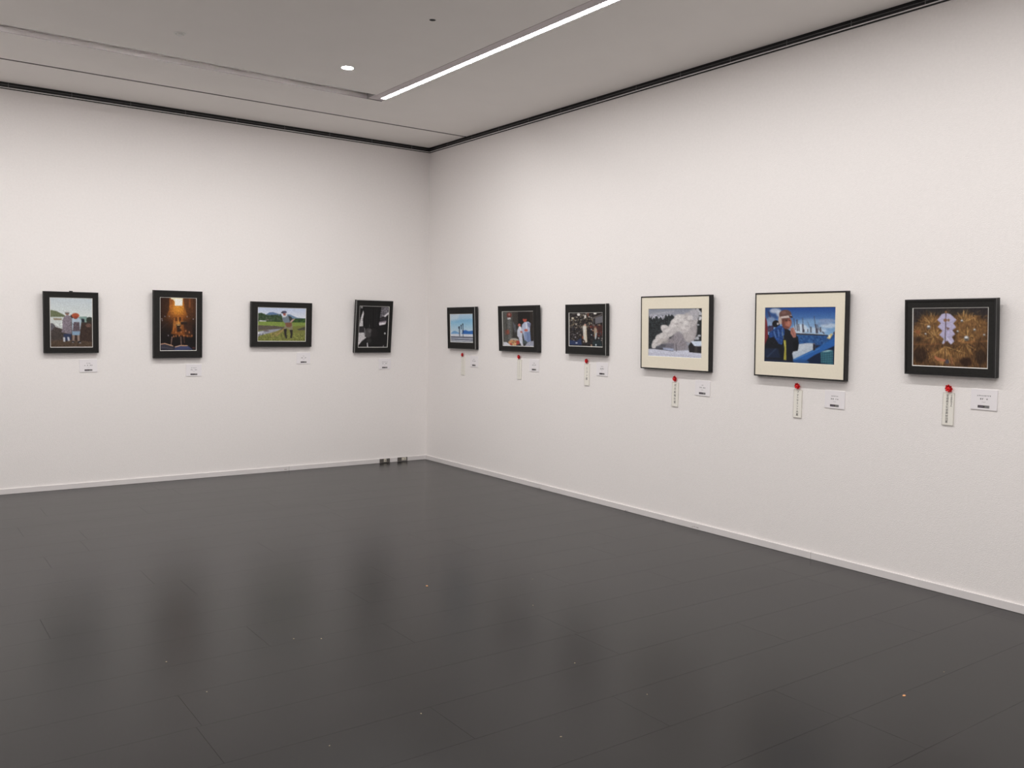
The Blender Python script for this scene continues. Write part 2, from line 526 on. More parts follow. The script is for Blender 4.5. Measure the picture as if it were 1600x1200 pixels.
def coast():
    c = Canvas(260, 240, 697, 747, 84, (70, 58, 50))
    c.grad(240, 440, (196, 208, 216), (216, 224, 222))
    c.poly([(255, 368), (290, 370), (330, 380), (410, 420), (420, 440), (255, 440)], (108, 118, 84)).noise(0.06, (255, 368, 420, 440))
    c.poly([(255, 438), (420, 436), (430, 560), (255, 560)], (206, 213, 212))
    c.poly([(290, 448), (380, 452), (378, 470), (300, 470)], (152, 138, 116))
    c.poly([(560, 430), (640, 428), (640, 490), (560, 490)], (128, 160, 152))
    c.ell(668, 465, 36, 32, (46, 58, 48))
    c.poly([(640, 480), (697, 470), (697, 560), (600, 540)], (60, 52, 46))
    c.poly([(255, 500), (290, 505), (320, 540), (385, 560), (420, 640), (420, 750), (255, 750)], (72, 63, 60))
    c.poly([(255, 505), (285, 505), (310, 535), (270, 580), (255, 580)], (98, 96, 104))
    c.poly([(560, 500), (700, 500), (700, 750), (420, 750), (420, 640)], (64, 48, 42))
    c.poly([(255, 680), (400, 670), (697, 690), (697, 750), (255, 750)], (84, 66, 52))
    c.ell(655, 520, 30, 20, (110, 80, 70)).noise(0.16, (255, 500, 700, 750))
    c.poly([(580, 450), (612, 455), (615, 490), (585, 490)], (34, 40, 52)).ell(478, 430, 12, 16, (40, 36, 40))
    # left figure
    c.poly([(395, 610), (475, 605), (470, 670), (450, 680), (400, 680)], (46, 58, 92))
    c.poly([(405, 432), (425, 420), (455, 420), (478, 440), (478, 605), (470, 612), (372, 592), (385, 560), (385, 470)], (132, 120, 132))
    c.noise(0.14, (370, 425, 480, 610))
    c.ell(435, 402, 19, 16, (150, 102, 88)).ell(435, 385, 22, 14, (206, 206, 206)).ell(434, 395, 25, 6, (96, 98, 98))
    c.poly([(390, 645), (410, 645), (412, 690), (392, 690)], (196, 198, 206)).poly([(432, 640), (452, 640), (460, 680), (440, 684)], (190, 192, 202))
    # right figure
    c.poly([(485, 600), (510, 600), (508, 690), (485, 690)], (150, 128, 116)).poly([(535, 600), (560, 600), (560, 690), (540, 690)], (150, 128, 116))
    c.poly([(482, 450), (515, 438), (555, 440), (580, 470), (578, 500), (565, 590), (485, 590)], (176, 196, 214))
    c.poly([(500, 488), (560, 488), (566, 585), (488, 585)], (98, 84, 94)).noise(0.2, (488, 488, 566, 585))
    c.poly([(482, 582), (568, 582), (562, 622), (484, 622)], (132, 164, 194))
    c.ell(520, 436, 24, 20, (128, 60, 40)).ell(520, 420, 40, 25, (186, 82, 48)).ell(525, 436, 22, 10, (160, 62, 44))
    c.ell(493, 690, 16, 9, (38, 36, 44)).ell(558, 692, 18, 10, (38, 36, 44)).ell(566, 702, 9, 4, (200, 200, 205)).ell(490, 697, 8, 3, (190, 190, 195))
    return c


def street():
    c = Canvas(238, 190, 652, 806, 80, (22, 16, 17))
    c.glow(445, 300, 190, (176, 84, 18), 0.95).glow(445, 310, 95, (236, 150, 36), 0.95)
    c.poly([(238, 190), (345, 190), (340, 330), (300, 420), (238, 430)], (46, 24, 16), 0.75, 1)
    c.poly([(500, 190), (652, 190), (652, 430), (560, 420), (520, 320)], (72, 40, 22), 0.7, 1)
    for x, b in ((350, 190), (368, 170), (512, 120), (572, 190), (580, 160), (602, 110), (545, 90)):
        c.line(x, 195, x, 300 if b > 130 else 360, 9, (b, b * 0.52, b * 0.2), 0.7, 1)
    c.poly([(358, 190), (495, 190), (490, 284), (404, 284), (404, 240), (384, 212), (360, 208)], (255, 238, 196))
    c.poly([(405, 208), (488, 208), (486, 280), (410, 280)], (255, 250, 232))
    c.poly([(425, 400), (488, 400), (505, 500), (600, 650), (360, 610), (405, 480)], (166, 84, 22), 0.75, 3)
    c.glow(440, 500, 40, (250, 180, 80), 0.6)
    c.ell(420, 440, 12, 26, (92, 46, 16)).ell(463, 440, 13, 28, (86, 42, 16)).line(400, 430, 385, 580, 10, (226, 130, 36), 0.8, 1)
    c.line(440, 412, 452, 500, 6, (240, 170, 60), 0.8, 1)
    c.poly([(470, 470), (545, 468), (550, 500), (475, 502)], (40, 26, 20)).line(470, 470, 540, 468, 5, (120, 92, 60))
    c.poly([(420, 500), (470, 498), (480, 580), (430, 590)], (34, 22, 18), 0.85, 1).line(432, 508, 466, 508, 7, (255, 214, 140))
    c.poly([(500, 500), (600, 500), (615, 640), (520, 620)], (60, 34, 22), 0.8, 2)
    for x, y in ((392, 640), (418, 635), (455, 632), (508, 632), (548, 634), (476, 590), (530, 575), (470, 540), (570, 590), (416, 592), (600, 632)):
        c.ell(x, y, 7, 13, (214, 126, 62), 0.85, 1)
    for k in range(6):
        c.ell(372 - k * 2, 650 + k * 17, 6, 6, (206, 160, 140), 0.9).ell(473 + k, 650 + k * 17, 6, 6, (206, 160, 140), 0.9).ell(508 + k, 650 + k * 12, 5, 5, (150, 90, 66), 0.8)
    for x, y in ((292, 410), (342, 408), (258, 438), (616, 436), (545, 408), (262, 456), (330, 630)):
        c.ell(x, y, 6, 8, (148, 142, 150), 0.9)
    c.line(250, 550, 330, 480, 6, (64, 54, 56), 0.8, 1)
    c.noise(0.12)
    c.poly([(238, 725), (290, 718), (392, 756), (402, 806), (238, 792)], (52, 52, 66))
    c.poly([(400, 772), (470, 744), (552, 746), (612, 796), (400, 806)], (58, 66, 108))
    c.line(240, 732, 292, 722, 9, (232, 166, 128)).line(290, 722, 385, 752, 9, (236, 176, 130)).line(405, 764, 470, 746, 9, (238, 190, 150)).line(468, 747, 552, 748, 9, (236, 176, 120))
    c.line(250, 765, 380, 782, 5, (110, 100, 112), 0.8).line(440, 775, 560, 772, 5, (100, 104, 140), 0.7)
    c.ell(622, 775, 18, 8, (100, 50, 46), 0.9)
    return c


def farmer():
    c = Canvas(310, 286, 996, 766, 112, (122, 126, 62))
    c.grad(286, 440, (190, 204, 236), (226, 229, 240))
    c.poly([(415, 392), (470, 355), (520, 350), (600, 374), (650, 395), (650, 425), (415, 425)], (92, 122, 166))
    c.poly([(715, 380), (762, 378), (868, 424), (1000, 432), (1000, 452), (715, 452)], (104, 134, 168))
    c.poly([(310, 372), (362, 364), (425, 392), (500, 396), (560, 386), (655, 410), (660, 495), (310, 495)], (52, 74, 46))
    c.poly([(735, 442), (850, 436), (996, 432), (996, 498), (735, 498)], (46, 78, 38))
    c.dots(60, (315, 385, 650, 480), [(70, 96, 58), (36, 56, 34), (92, 104, 84)], (6, 14), 0.7)
    c.dots(30, (740, 445, 990, 490), [(70, 106, 48), (34, 58, 28)], (6, 13), 0.7)
    c.poly([(330, 470), (430, 474), (425, 488), (330, 486)], (214, 216, 220)).poly([(430, 455), (460, 452), (462, 470), (430, 470)], (120, 112, 96))
    c.poly([(310, 486), (996, 492), (996, 560), (310, 545)], (128, 152, 62)).noise(0.06, (310, 488, 996, 560))
    c.poly([(310, 540), (560, 545), (690, 565), (650, 600), (480, 600), (310, 612)], (96, 86, 76)).noise(0.1, (310, 540, 690, 612))
    c.poly([(310, 630), (430, 606), (650, 584), (560, 630), (430, 660), (330, 690), (310, 720)], (152, 156, 172))
    c.poly([(310, 640), (400, 625), (390, 640), (310, 665)], (206, 208, 216)).ell(430, 618, 40, 8, (108, 84, 92))
    c.poly([(310, 708), (440, 662), (600, 622), (720, 560), (996, 530), (996, 766), (310, 766)], (122, 126, 58))
    c.poly([(480, 650), (640, 600), (560, 690), (500, 720)], (140, 128, 66), 0.8, 2)
    c.noise(0.14, (310, 640, 996, 766), 1)
    c.poly([(866, 592), (930, 570), (985, 552), (985, 602), (900, 606)], (74, 72, 64))
    c.line(840, 640, 960, 590, 8, (150, 120, 70), 0.5, 1)
    # the man with the rake
    c.poly([(545, 695), (690, 566), (716, 574), (580, 690)], (162, 136, 82))
    c.poly([(676, 588), (722, 586), (716, 650), (728, 720), (704, 720), (688, 660)], (46, 42, 42))
    c.poly([(756, 575), (806, 590), (806, 660), (796, 722), (774, 720), (776, 660)], (50, 44, 42))
    c.poly([(690, 540), (800, 500), (806, 600), (756, 600), (720, 576), (680, 592)], (138, 130, 104))
    c.poly([(655, 430), (690, 404), (745, 398), (768, 480), (762, 500), (690, 505), (660, 470)], (116, 132, 146))
    c.poly([(738, 396), (780, 410), (812, 452), (800, 490), (765, 490)], (58, 64, 64))
    c.poly([(690, 500), (790, 492), (792, 540), (770, 562), (720, 560)], (132, 86, 66))
    c.poly([(764, 486), (800, 446), (838, 440), (800, 480), (778, 495)], (198, 158, 150))
    c.line(820, 455, 836, 436, 7, (200, 180, 120))
    c.ell(690, 374, 26, 27, (168, 88, 76)).ell(712, 384, 12, 26, (206, 206, 212)).ell(690, 408, 16, 14, (206, 208, 212))
    c.ell(682, 346, 36, 18, (84, 84, 112)).ell(655, 356, 20, 10, (52, 50, 66))
    return c


def portrait():
    c = Canvas(260, 245, 672, 792, 78, (27, 26, 27))
    c.poly([(262, 330), (330, 250), (560, 250), (550, 400), (520, 560), (330, 560), (325, 500)], (24, 23, 24))
    for x in (345, 372, 400, 428, 470, 500):
        c.line(x, 270, x + 8, 520, 9, (48, 47, 48), 0.7, 1)
    c.poly([(262, 515), (282, 400), (312, 300), (322, 345), (310, 420), (318, 512)], (206, 203, 206))
    c.poly([(275, 250), (300, 330), (275, 420), (262, 420), (262, 250)], (26, 25, 26)).ell(288, 264, 12, 14, (200, 196, 200)).ell(288, 266, 5, 6, (90, 88, 90))
    c.poly([(562, 258), (664, 250), (664, 320), (600, 378), (546, 400), (555, 330)], (112, 108, 116)).noise(0.2, (545, 250, 665, 400), 1)
    c.poly([(600, 372), (668, 316), (668, 345), (620, 388)], (218, 214, 220)).poly([(548, 405), (640, 380), (645, 430), (548, 440)], (56, 52, 58))
    c.poly([(540, 450), (640, 432), (640, 456), (545, 470)], (148, 134, 148)).poly([(536, 466), (636, 456), (630, 482), (546, 500)], (230, 224, 230))
    c.poly([(260, 524), (342, 514), (342, 594), (260, 592)], (50, 48, 52))
    c.poly([(258, 598), (338, 596), (346, 648), (372, 660), (310, 712), (270, 760), (258, 782)], (206, 202, 206))
    c.ell(395, 600, 52, 66, (78, 75, 77), 0.9, 2).ell(425, 575, 36, 22, (104, 100, 102), 0.7, 2).ell(480, 600, 50, 60, (36, 34, 35), 0.9, 3)
    c.line(342, 540, 350, 640, 6, (190, 186, 190), 0.9).line(405, 488, 408, 528, 6, (110, 106, 108), 0.8)
    c.poly([(262, 785), (300, 722), (372, 664), (420, 690), (420, 792), (262, 792)], (32, 30, 31))
    c.line(300, 722, 372, 664, 5, (64, 62, 63)).ell(410, 705, 34, 34, (54, 52, 53), 0.8, 2)
    c.poly([(380, 735), (392, 728), (402, 790), (388, 790)], (204, 200, 206)).ell(628, 605, 12, 13, (196, 194, 196)).line(610, 790, 620, 765, 7, (190, 186, 190))
    c.noise(0.1)
    return c


def jump():
    c = Canvas(197, 264, 498, 640, 70, (190, 205, 225))
    c.grad(264, 380, (178, 206, 230), (140, 196, 232)).grad(380, 530, (140, 198, 232), (206, 222, 236))
    c.poly([(200, 264), (330, 264), (300, 330), (200, 350)], (204, 220, 234), 0.7, 5).poly([(230, 380), (330, 340), (498, 330), (498, 370), (340, 375)], (124, 188, 230), 0.8, 3)
    c.poly([(200, 524), (235, 492), (262, 488), (312, 512), (330, 530), (200, 532)], (112, 170, 224))
    c.poly([(350, 520), (372, 484), (402, 476), (440, 490), (498, 480), (498, 532), (350, 532)], (42, 112, 202))
    c.poly([(197, 530), (498, 530), (498, 566), (197, 562)], (214, 220, 232))
    c.poly([(197, 562), (498, 566), (498, 584), (197, 582)], (92, 98, 116)).poly([(197, 582), (498, 584), (498, 598), (197, 594)], (186, 192, 208))
    c.poly([(197, 594), (498, 600), (498, 614), (197, 608)], (76, 84, 106)).poly([(197, 608), (498, 614), (498, 625), (197, 620)], (206, 210, 220)).poly([(197, 620), (498, 625), (498, 633), (197, 628)], (100, 102, 112))
    for x, a, b, w in ((320, 428, 560, 11), (344, 408, 470, 10), (367, 392, 565, 9)):
        c.line(x, a, x + 1, b, w, (40, 56, 84))
        c.ell(x - 1, a + 10, 7, 13, (34, 46, 66))
    c.ell(313, 446, 8, 16, (44, 60, 88)).ell(367, 492, 9, 20, (32, 64, 120)).line(367, 520, 367, 560, 6, (150, 160, 180)).line(343, 470, 343, 520, 5, (170, 196, 220), 0.8)
    return c


def robes():
    c = Canvas(198, 212, 581, 646, 80, (54, 51, 49))
    c.poly([(198, 212), (330, 212), (340, 400), (310, 600), (198, 600)], (84, 84, 80)).poly([(320, 212), (400, 212), (400, 400), (330, 360)], (62, 56, 52))
    c.poly([(395, 212), (581, 212), (581, 580), (540, 580), (395, 360)], (28, 24, 24)).poly([(540, 212), (575, 212), (575, 560), (545, 560)], (52, 42, 36), 0.8)
    c.ell(286, 258, 32, 34, (112, 46, 40)).ell(286, 250, 14, 16, (176, 130, 120), 0.7).poly([(262, 290), (304, 288), (302, 312), (266, 312)], (196, 198, 202))
    c.poly([(266, 312), (302, 312), (304, 560), (270, 560)], (104, 106, 106), 0.8, 1).line(246, 312, 246, 500, 8, (50, 50, 50), 0.7, 1).line(330, 320, 330, 560, 8, (40, 38, 38), 0.7, 1)
    c.poly([(330, 340), (365, 380), (372, 470), (350, 480), (340, 420)], (96, 102, 112), 0.8, 1)
    c.poly([(222, 450), (285, 440), (290, 500), (230, 510)], (116, 70, 60), 0.8, 1).ell(262, 470, 14, 30, (150, 70, 50), 0.8)
    c.noise(0.14)
    # woman in pale robe
    c.poly([(382, 450), (402, 408), (432, 402), (446, 440), (444, 520), (446, 610), (412, 612), (398, 540), (382, 520)], (204, 208, 226))
    c.ell(408, 366, 22, 18, (34, 26, 26)).ell(410, 384, 17, 20, (206, 104, 88)).poly([(404, 402), (422, 398), (428, 440), (416, 450)], (236, 236, 242)).ell(436, 468, 18, 12, (200, 112, 100))
    c.line(398, 470, 408, 600, 6, (160, 166, 192), 0.7, 1)
    # man in blue-white robe
    c.poly([(442, 380), (474, 344), (522, 340), (548, 362), (540, 410), (536, 470), (546, 590), (470, 590), (456, 500), (440, 450)], (178, 188, 216))
    c.poly([(470, 470), (540, 460), (546, 590), (470, 590)], (116, 138, 186)).line(492, 350, 500, 430, 12, (226, 230, 240)).ell(478, 318, 24, 28, (196, 76, 58)).ell(480, 298, 22, 12, (40, 28, 28))
    c.poly([(508, 352), (548, 362), (538, 420), (515, 400)], (122, 132, 170)).ell(490, 446, 22, 16, (204, 96, 82)).line(510, 480, 520, 590, 6, (84, 104, 160), 0.8, 1).line(485, 480, 488, 590, 5, (196, 206, 226), 0.8, 1)
    # basket, fruit and stones along the ground
    c.ell(342, 575, 56, 28, (172, 166, 158)).ell(330, 605, 66, 34, (184, 138, 96))
    c.dots(26, (280, 575, 400, 636), [(214, 150, 90), (196, 60, 50), (230, 190, 130), (130, 80, 50)], (6, 13))
    c.ell(388, 600, 22, 24, (188, 62, 52)).poly([(205, 600), (245, 600), (300, 640), (205, 646)], (210, 212, 222)).ell(470, 592, 26, 22, (70, 84, 88))
    c.poly([(420, 600), (446, 590), (452, 640), (425, 640)], (206, 210, 226)).poly([(540, 580), (582, 575), (582, 646), (470, 646), (500, 600)], (156, 160, 178)).noise(0.12, (400, 570, 582, 646))
    return c


def procession():
    c = Canvas(160, 232, 568, 652, 84, (36, 31, 32))
    c.noise(0.4, None, 1)
    c.dots(150, (160, 232, 450, 430), [(196, 188, 176), (120, 108, 90), (70, 60, 50), (150, 130, 96), (90, 84, 78)], (4, 10), 0.8)
    c.dots(60, (160, 400, 330, 580), [(110, 100, 96), (60, 60, 72), (90, 70, 50), (160, 156, 160)], (3, 8), 0.8)
    c.poly([(166, 232), (330, 232), (300, 260), (166, 300)], (26, 22, 24), 0.5, 3).ell(280, 256, 20, 16, (222, 218, 214)).ell(205, 300, 16, 12, (206, 196, 176)).ell(360, 280, 12, 22, (220, 214, 206)).ell(395, 258, 9, 26, (140, 76, 56), 0.8)
    c.poly([(478, 296), (566, 270), (566, 352), (480, 372)], (108, 106, 114)).poly([(430, 300), (566, 245), (566, 262), (440, 318)], (92, 84, 80)).ell(478, 242, 18, 13, (226, 222, 214)).line(456, 300, 456, 400, 7, (96, 92, 96))
    c.poly([(390, 390), (566, 380), (566, 520), (520, 500), (400, 440)], (84, 40, 36), 0.85, 2)
    c.dots(46, (400, 380, 566, 640), [(140, 52, 40), (186, 150, 120), (50, 60, 70), (200, 190, 180), (24, 24, 30)], (5, 11), 0.85)
    c.poly([(330, 410), (345, 384), (368, 380), (376, 420), (374, 480), (384, 596), (366, 606), (338, 560)], (208, 202, 190)).ell(358, 384, 12, 14, (206, 160, 140)).line(372, 440, 380, 590, 9, (214, 192, 156), 0.8, 1).line(345, 400, 350, 470, 8, (226, 226, 230), 0.8)
    c.poly([(466, 420), (486, 408), (500, 440), (496, 540), (476, 552), (466, 480)], (170, 150, 128)).line(492, 480, 482, 560, 10, (176, 200, 220)).ell(478, 412, 10, 12, (140, 96, 78))
    c.poly([(410, 430), (440, 425), (446, 540), (420, 560)], (26, 26, 34)).ell(434, 440, 8, 8, (180, 180, 190)).ell(436, 506, 7, 7, (206, 206, 216))
    c.poly([(165, 575), (250, 590), (308, 548), (318, 636), (165, 636)], (40, 56, 100)).poly([(240, 606), (266, 604), (266, 616), (242, 618)], (220, 224, 230)).ell(345, 590, 14, 20, (90, 66, 50)).ell(340, 592, 5, 6, (226, 226, 230))
    c.poly([(450, 580), (540, 560), (560, 645), (450, 645)], (30, 48, 54), 0.9, 1).ell(488, 628, 8, 12, (206, 216, 226)).ell(520, 545, 8, 8, (206, 206, 206)).ell(330, 540, 8, 20, (160, 80, 50))
    return c


def steam():
    c = Canvas(187, 242, 660, 685, 112, (150, 154, 168))
    c.grad(242, 340, (136, 142, 158), (168, 168, 180))
    c.poly([(187, 300), (260, 280), (420, 262), (420, 275), (260, 300), (187, 330)], (176, 176, 188), 0.7, 3)
    c.poly([(187, 330), (195, 300), (204, 332), (215, 318), (224, 345), (236, 322), (246, 340), (256, 312), (268, 308), (280, 340), (300, 318), (318, 345), (332, 336), (345, 298), (362, 318), (372, 292), (388, 312), (400, 296), (424, 318), (424, 618), (187, 618)], (44, 49, 53))
    c.noise(0.2, (187, 300, 424, 618), 1)
    c.poly([(604, 242), (662, 242), (662, 540), (594, 534), (604, 450), (600, 350)], (42, 45, 47))
    c.dots(34, (596, 250, 650, 520), [(214, 214, 222), (180, 184, 194), (36, 40, 42)], (7, 14), 0.9)
    W, G1, G2 = (206, 201, 201), (176, 168, 172), (150, 142, 150)
    c.ell(560, 420, 60, 130, G1, 0.95, 2).ell(555, 345, 70, 66, (190, 184, 186), 1, 2).ell(590, 300, 46, 50, (178, 176, 184), 1, 3).ell(540, 480, 50, 60, (186, 180, 182), 1, 2)
    for x, y, rx, ry in ((466, 350, 48, 54), (440, 376, 52, 46), (500, 400, 62, 58), (420, 420, 50, 52), (340, 425, 36, 34), (322, 412, 20, 20), (370, 460, 52, 44), (330, 500, 50, 40), (290, 520, 38, 42), (268, 556, 42, 34), (240, 586, 22, 32), (455, 330, 32, 34), (490, 318, 24, 22)):
        c.ell(x, y, rx, ry, W, 1, 1)
    for x, y, q in ((455, 325, 26), (430, 360, 24), (480, 350, 22), (415, 405, 22), (330, 415, 18), (360, 450, 20), (300, 505, 18), (262, 545, 16), (520, 380, 24), (560, 330, 26), (500, 420, 20), (385, 440, 16)):
        c.ell(x, y - 4, q, q * 0.85, (224, 220, 220), 0.8, 2).ell(x + q * 0.5, y + q * 0.9, q * 0.9, q * 0.4, (172, 164, 168), 0.6, 2)
    c.ell(440, 450, 66, 40, (196, 190, 192), 0.5, 3).ell(350, 545, 80, 26, (192, 184, 182), 0.8, 3)
    c.poly([(448, 448), (500, 480), (548, 600), (500, 622), (330, 622), (370, 540), (410, 490)], G2, 0.85, 3)
    for k in range(46):
        a = c.rng.uniform(-1.15, 1.15)
        q, L = c.rng.uniform(20, 90), c.rng.uniform(30, 60)
        x, y = 440 + q * math.sin(a), 612 - q * math.cos(a) * 1.2
        c.line(x, y, x + L * math.sin(a * 1.1), y - L * math.cos(a), 3, [(118, 110, 116), (186, 180, 184), (140, 130, 136)][k % 3], 0.5)
    c.poly([(270, 584), (340, 560), (420, 560), (420, 610), (260, 614)], (112, 110, 124), 0.7, 2)
    c.poly([(187, 614), (330, 618), (420, 626), (540, 618), (660, 634), (660, 690), (187, 690)], (206, 209, 228)).poly([(320, 600), (420, 606), (420, 628), (330, 622)], (170, 182, 216), 0.9, 1)
    c.line(187, 614, 300, 612, 6, (60, 62, 72)).line(440, 560, 444, 632, 4, (64, 60, 66)).line(240, 614, 420, 630, 5, (90, 92, 108), 0.9)
    c.poly([(187, 655), (420, 660), (660, 668), (660, 674), (187, 668)], (184, 184, 206), 0.7, 1)
    c.poly([(546, 580), (570, 540), (606, 580), (660, 578), (660, 638), (556, 634)], (44, 41, 44)).poly([(566, 536), (662, 530), (662, 574), (596, 576)], (208, 220, 242)).poly([(600, 584), (622, 584), (622, 632), (600, 632)], (70, 62, 62))
    c.noise(0.05, None, 0)
    return c


def fisher():
    c = Canvas(176, 210, 756, 676, 132, (28, 40, 66))
    c.grad(210, 440, (24, 72, 160), (136, 184, 228))
    c.poly([(176, 210), (330, 210), (300, 290), (240, 340), (200, 320), (176, 260)], (40, 70, 130), 0.7, 5)
    c.ell(265, 240, 46, 22, (196, 206, 224), 0.85, 5).ell(300, 262, 24, 30, (206, 214, 228), 0.8, 4).ell(232, 330, 40, 40, (150, 172, 206), 0.7, 6)
    c.line(205, 245, 225, 295, 7, (70, 40, 60), 0.8, 1)
    c.ell(560, 350, 130, 44, (150, 190, 226), 0.5, 8).ell(480, 390, 60, 40, (216, 228, 240), 0.8, 6).ell(690, 322, 66, 16, (140, 160, 200), 0.8, 4).ell(700, 360, 60, 22, (206, 218, 232), 0.75, 6).ell(660, 345, 50, 12, (116, 140, 186), 0.7, 4).ell(600, 400, 90, 22, (196, 216, 236), 0.8, 6)
    # harbour with cranes
    c.poly([(436, 425), (540, 428), (700, 436), (700, 444), (436, 440)], (46, 44, 58)).line(436, 424, 680, 430, 5, (206, 214, 226), 0.7)
    for xa, ya, xb, yb, w in ((588, 284, 600, 360, 4), (600, 350, 614, 410, 12), (614, 352, 630, 400, 5), (496, 296, 500, 350, 4), (498, 350, 504, 410, 12), (450, 312, 456, 410, 9), (424, 304, 440, 400, 6), (466, 350, 470, 410, 8), (536, 330, 556, 380, 3), (564, 370, 566, 420, 10), (540, 392, 540, 415, 6), (640, 374, 642, 415, 12), (612, 385, 614, 425, 18), (505, 395, 506, 420, 18), (656, 410, 672, 428, 9)):
        c.line(xa, ya, xb, yb, w, (70, 66, 82), 0.9)
    c.poly([(436, 440), (720, 444), (756, 420), (756, 520), (436, 520)], (34, 82, 150)).dots(90, (440, 446, 690, 512), [(48, 104, 174), (22, 56, 112), (70, 120, 180)], (4, 9), 0.6)
    c.poly([(470, 516), (540, 506), (600, 506), (600, 575), (430, 652), (416, 590)], (192, 204, 218)).dots(40, (450, 516, 590, 580), [(168, 182, 202), (216, 224, 232), (182, 196, 212)], (3, 7), 0.4).poly([(425, 600), (600, 520), (600, 575), (430, 652)], (170, 188, 208), 0.5, 4)
    # boat side
    c.poly([(425, 645), (600, 552), (700, 490), (756, 450), (756, 520), (600, 600), (510, 665), (425, 660)], (34, 98, 184))
    c.poly([(520, 668), (610, 598), (756, 520), (756, 680), (500, 680)], (18, 34, 66)).line(430, 650, 640, 545, 5, (90, 150, 214), 0.8)
    c.poly([(430, 650), (520, 640), (560, 660), (540, 680), (430, 676)], (36, 84, 150), 0.9, 1)
    c.poly([(646, 578), (742, 558), (744, 672), (650, 664)], (54, 116, 134))
    for k in range(5):
        c.line(646, 592 + k * 18, 744, 574 + k * 20, 3, (24, 58, 80), 0.9)
        c.line(660 + k * 18, 575, 662 + k * 18, 668, 3, (30, 66, 88), 0.8)
    c.poly([(646, 574), (700, 556), (742, 556), (700, 572)], (150, 196, 204), 0.9)
    c.poly([(584, 510), (600, 508), (602, 562), (586, 566)], (36, 34, 46)).ell(592, 512, 10, 6, (80, 76, 90))
    c.poly([(690, 462), (722, 424), (738, 428), (716, 470)], (206, 186, 120)).ell(712, 448, 8, 12, (236, 226, 190)).poly([(738, 420), (756, 400), (756, 440)], (60, 50, 80))
    # second man behind, red edge
    c.poly([(176, 270), (196, 330), (206, 420), (212, 520), (176, 540)], (126, 40, 48)).poly([(200, 372), (260, 360), (250, 420), (205, 420)], (70, 60, 90))
    c.ell(274, 350, 32, 30, (28, 26, 32)).ell(290, 350, 8, 10, (196, 190, 196))
    # the fisherman
    c.poly([(224, 430), (300, 360), (350, 380), (420, 420), (462, 456), (470, 520), (462, 572), (424, 580), (416, 600), (424, 660), (176, 650), (176, 540)], (24, 27, 36))
    c.poly([(214, 430), (300, 362), (345, 372), (350, 420), (330, 525), (300, 520), (260, 460), (220, 470)], (34, 74, 148)).noise(0.12, (210, 360, 350, 530), 2)
    for k in range(6):
        c.line(240 + k * 18, 420 - k * 8, 262 + k * 14, 470 - k * 4, 5, (120, 160, 214) if k % 2 else (20, 46, 100), 0.8)
    c.poly([(180, 560), (300, 560), (320, 640), (180, 640)], (30, 50, 90), 0.6, 4).line(200, 640, 280, 560, 6, (70, 90, 130), 0.6, 1)
    c.ell(312, 315, 18, 40, (190, 168, 158)).ell(366, 340, 42, 50, (158, 88, 72)).ell(380, 352, 20, 20, (186, 116, 96), 0.8, 1).ell(352, 318, 30, 12, (96, 56, 48), 0.8, 1).line(350, 372, 384, 380, 8, (96, 46, 44), 0.8, 1)
    c.poly([(322, 300), (345, 310), (352, 388), (330, 380)], (104, 58, 48), 0.75, 2).ell(362, 322, 8, 4, (52, 30, 28), 0.9).ell(388, 320, 6, 4, (52, 30, 28), 0.9).poly([(376, 322), (384, 322), (390, 350), (376, 352)], (196, 126, 106), 0.8, 1).ell(372, 388, 26, 8, (120, 66, 56), 0.7, 2)
    c.ell(352, 272, 52, 40, (106, 72, 66)).poly([(310, 290), (404, 276), (412, 296), (318, 304)], (206, 188, 182)).poly([(380, 280), (412, 284), (414, 302), (390, 296)], (60, 40, 42)).ell(340, 256, 20, 14, (136, 96, 88), 0.7, 1)
    c.poly([(398, 386), (424, 378), (444, 424), (446, 460), (424, 466), (400, 430)], (178, 112, 98)).line(410, 400, 432, 450, 4, (126, 70, 62), 0.8).line(424, 392, 440, 436, 4, (206, 146, 130), 0.7)
    c.poly([(342, 488), (362, 486), (366, 560), (368, 654), (346, 652), (352, 560)], (172, 164, 52)).line(352, 500, 356, 540, 5, (214, 206, 96), 0.8)
    c.line(330, 420, 345, 480, 5, (150, 150, 90), 0.6).poly([(420, 500), (466, 480), (466, 560), (430, 570)], (14, 16, 22), 0.8, 1)
    return c


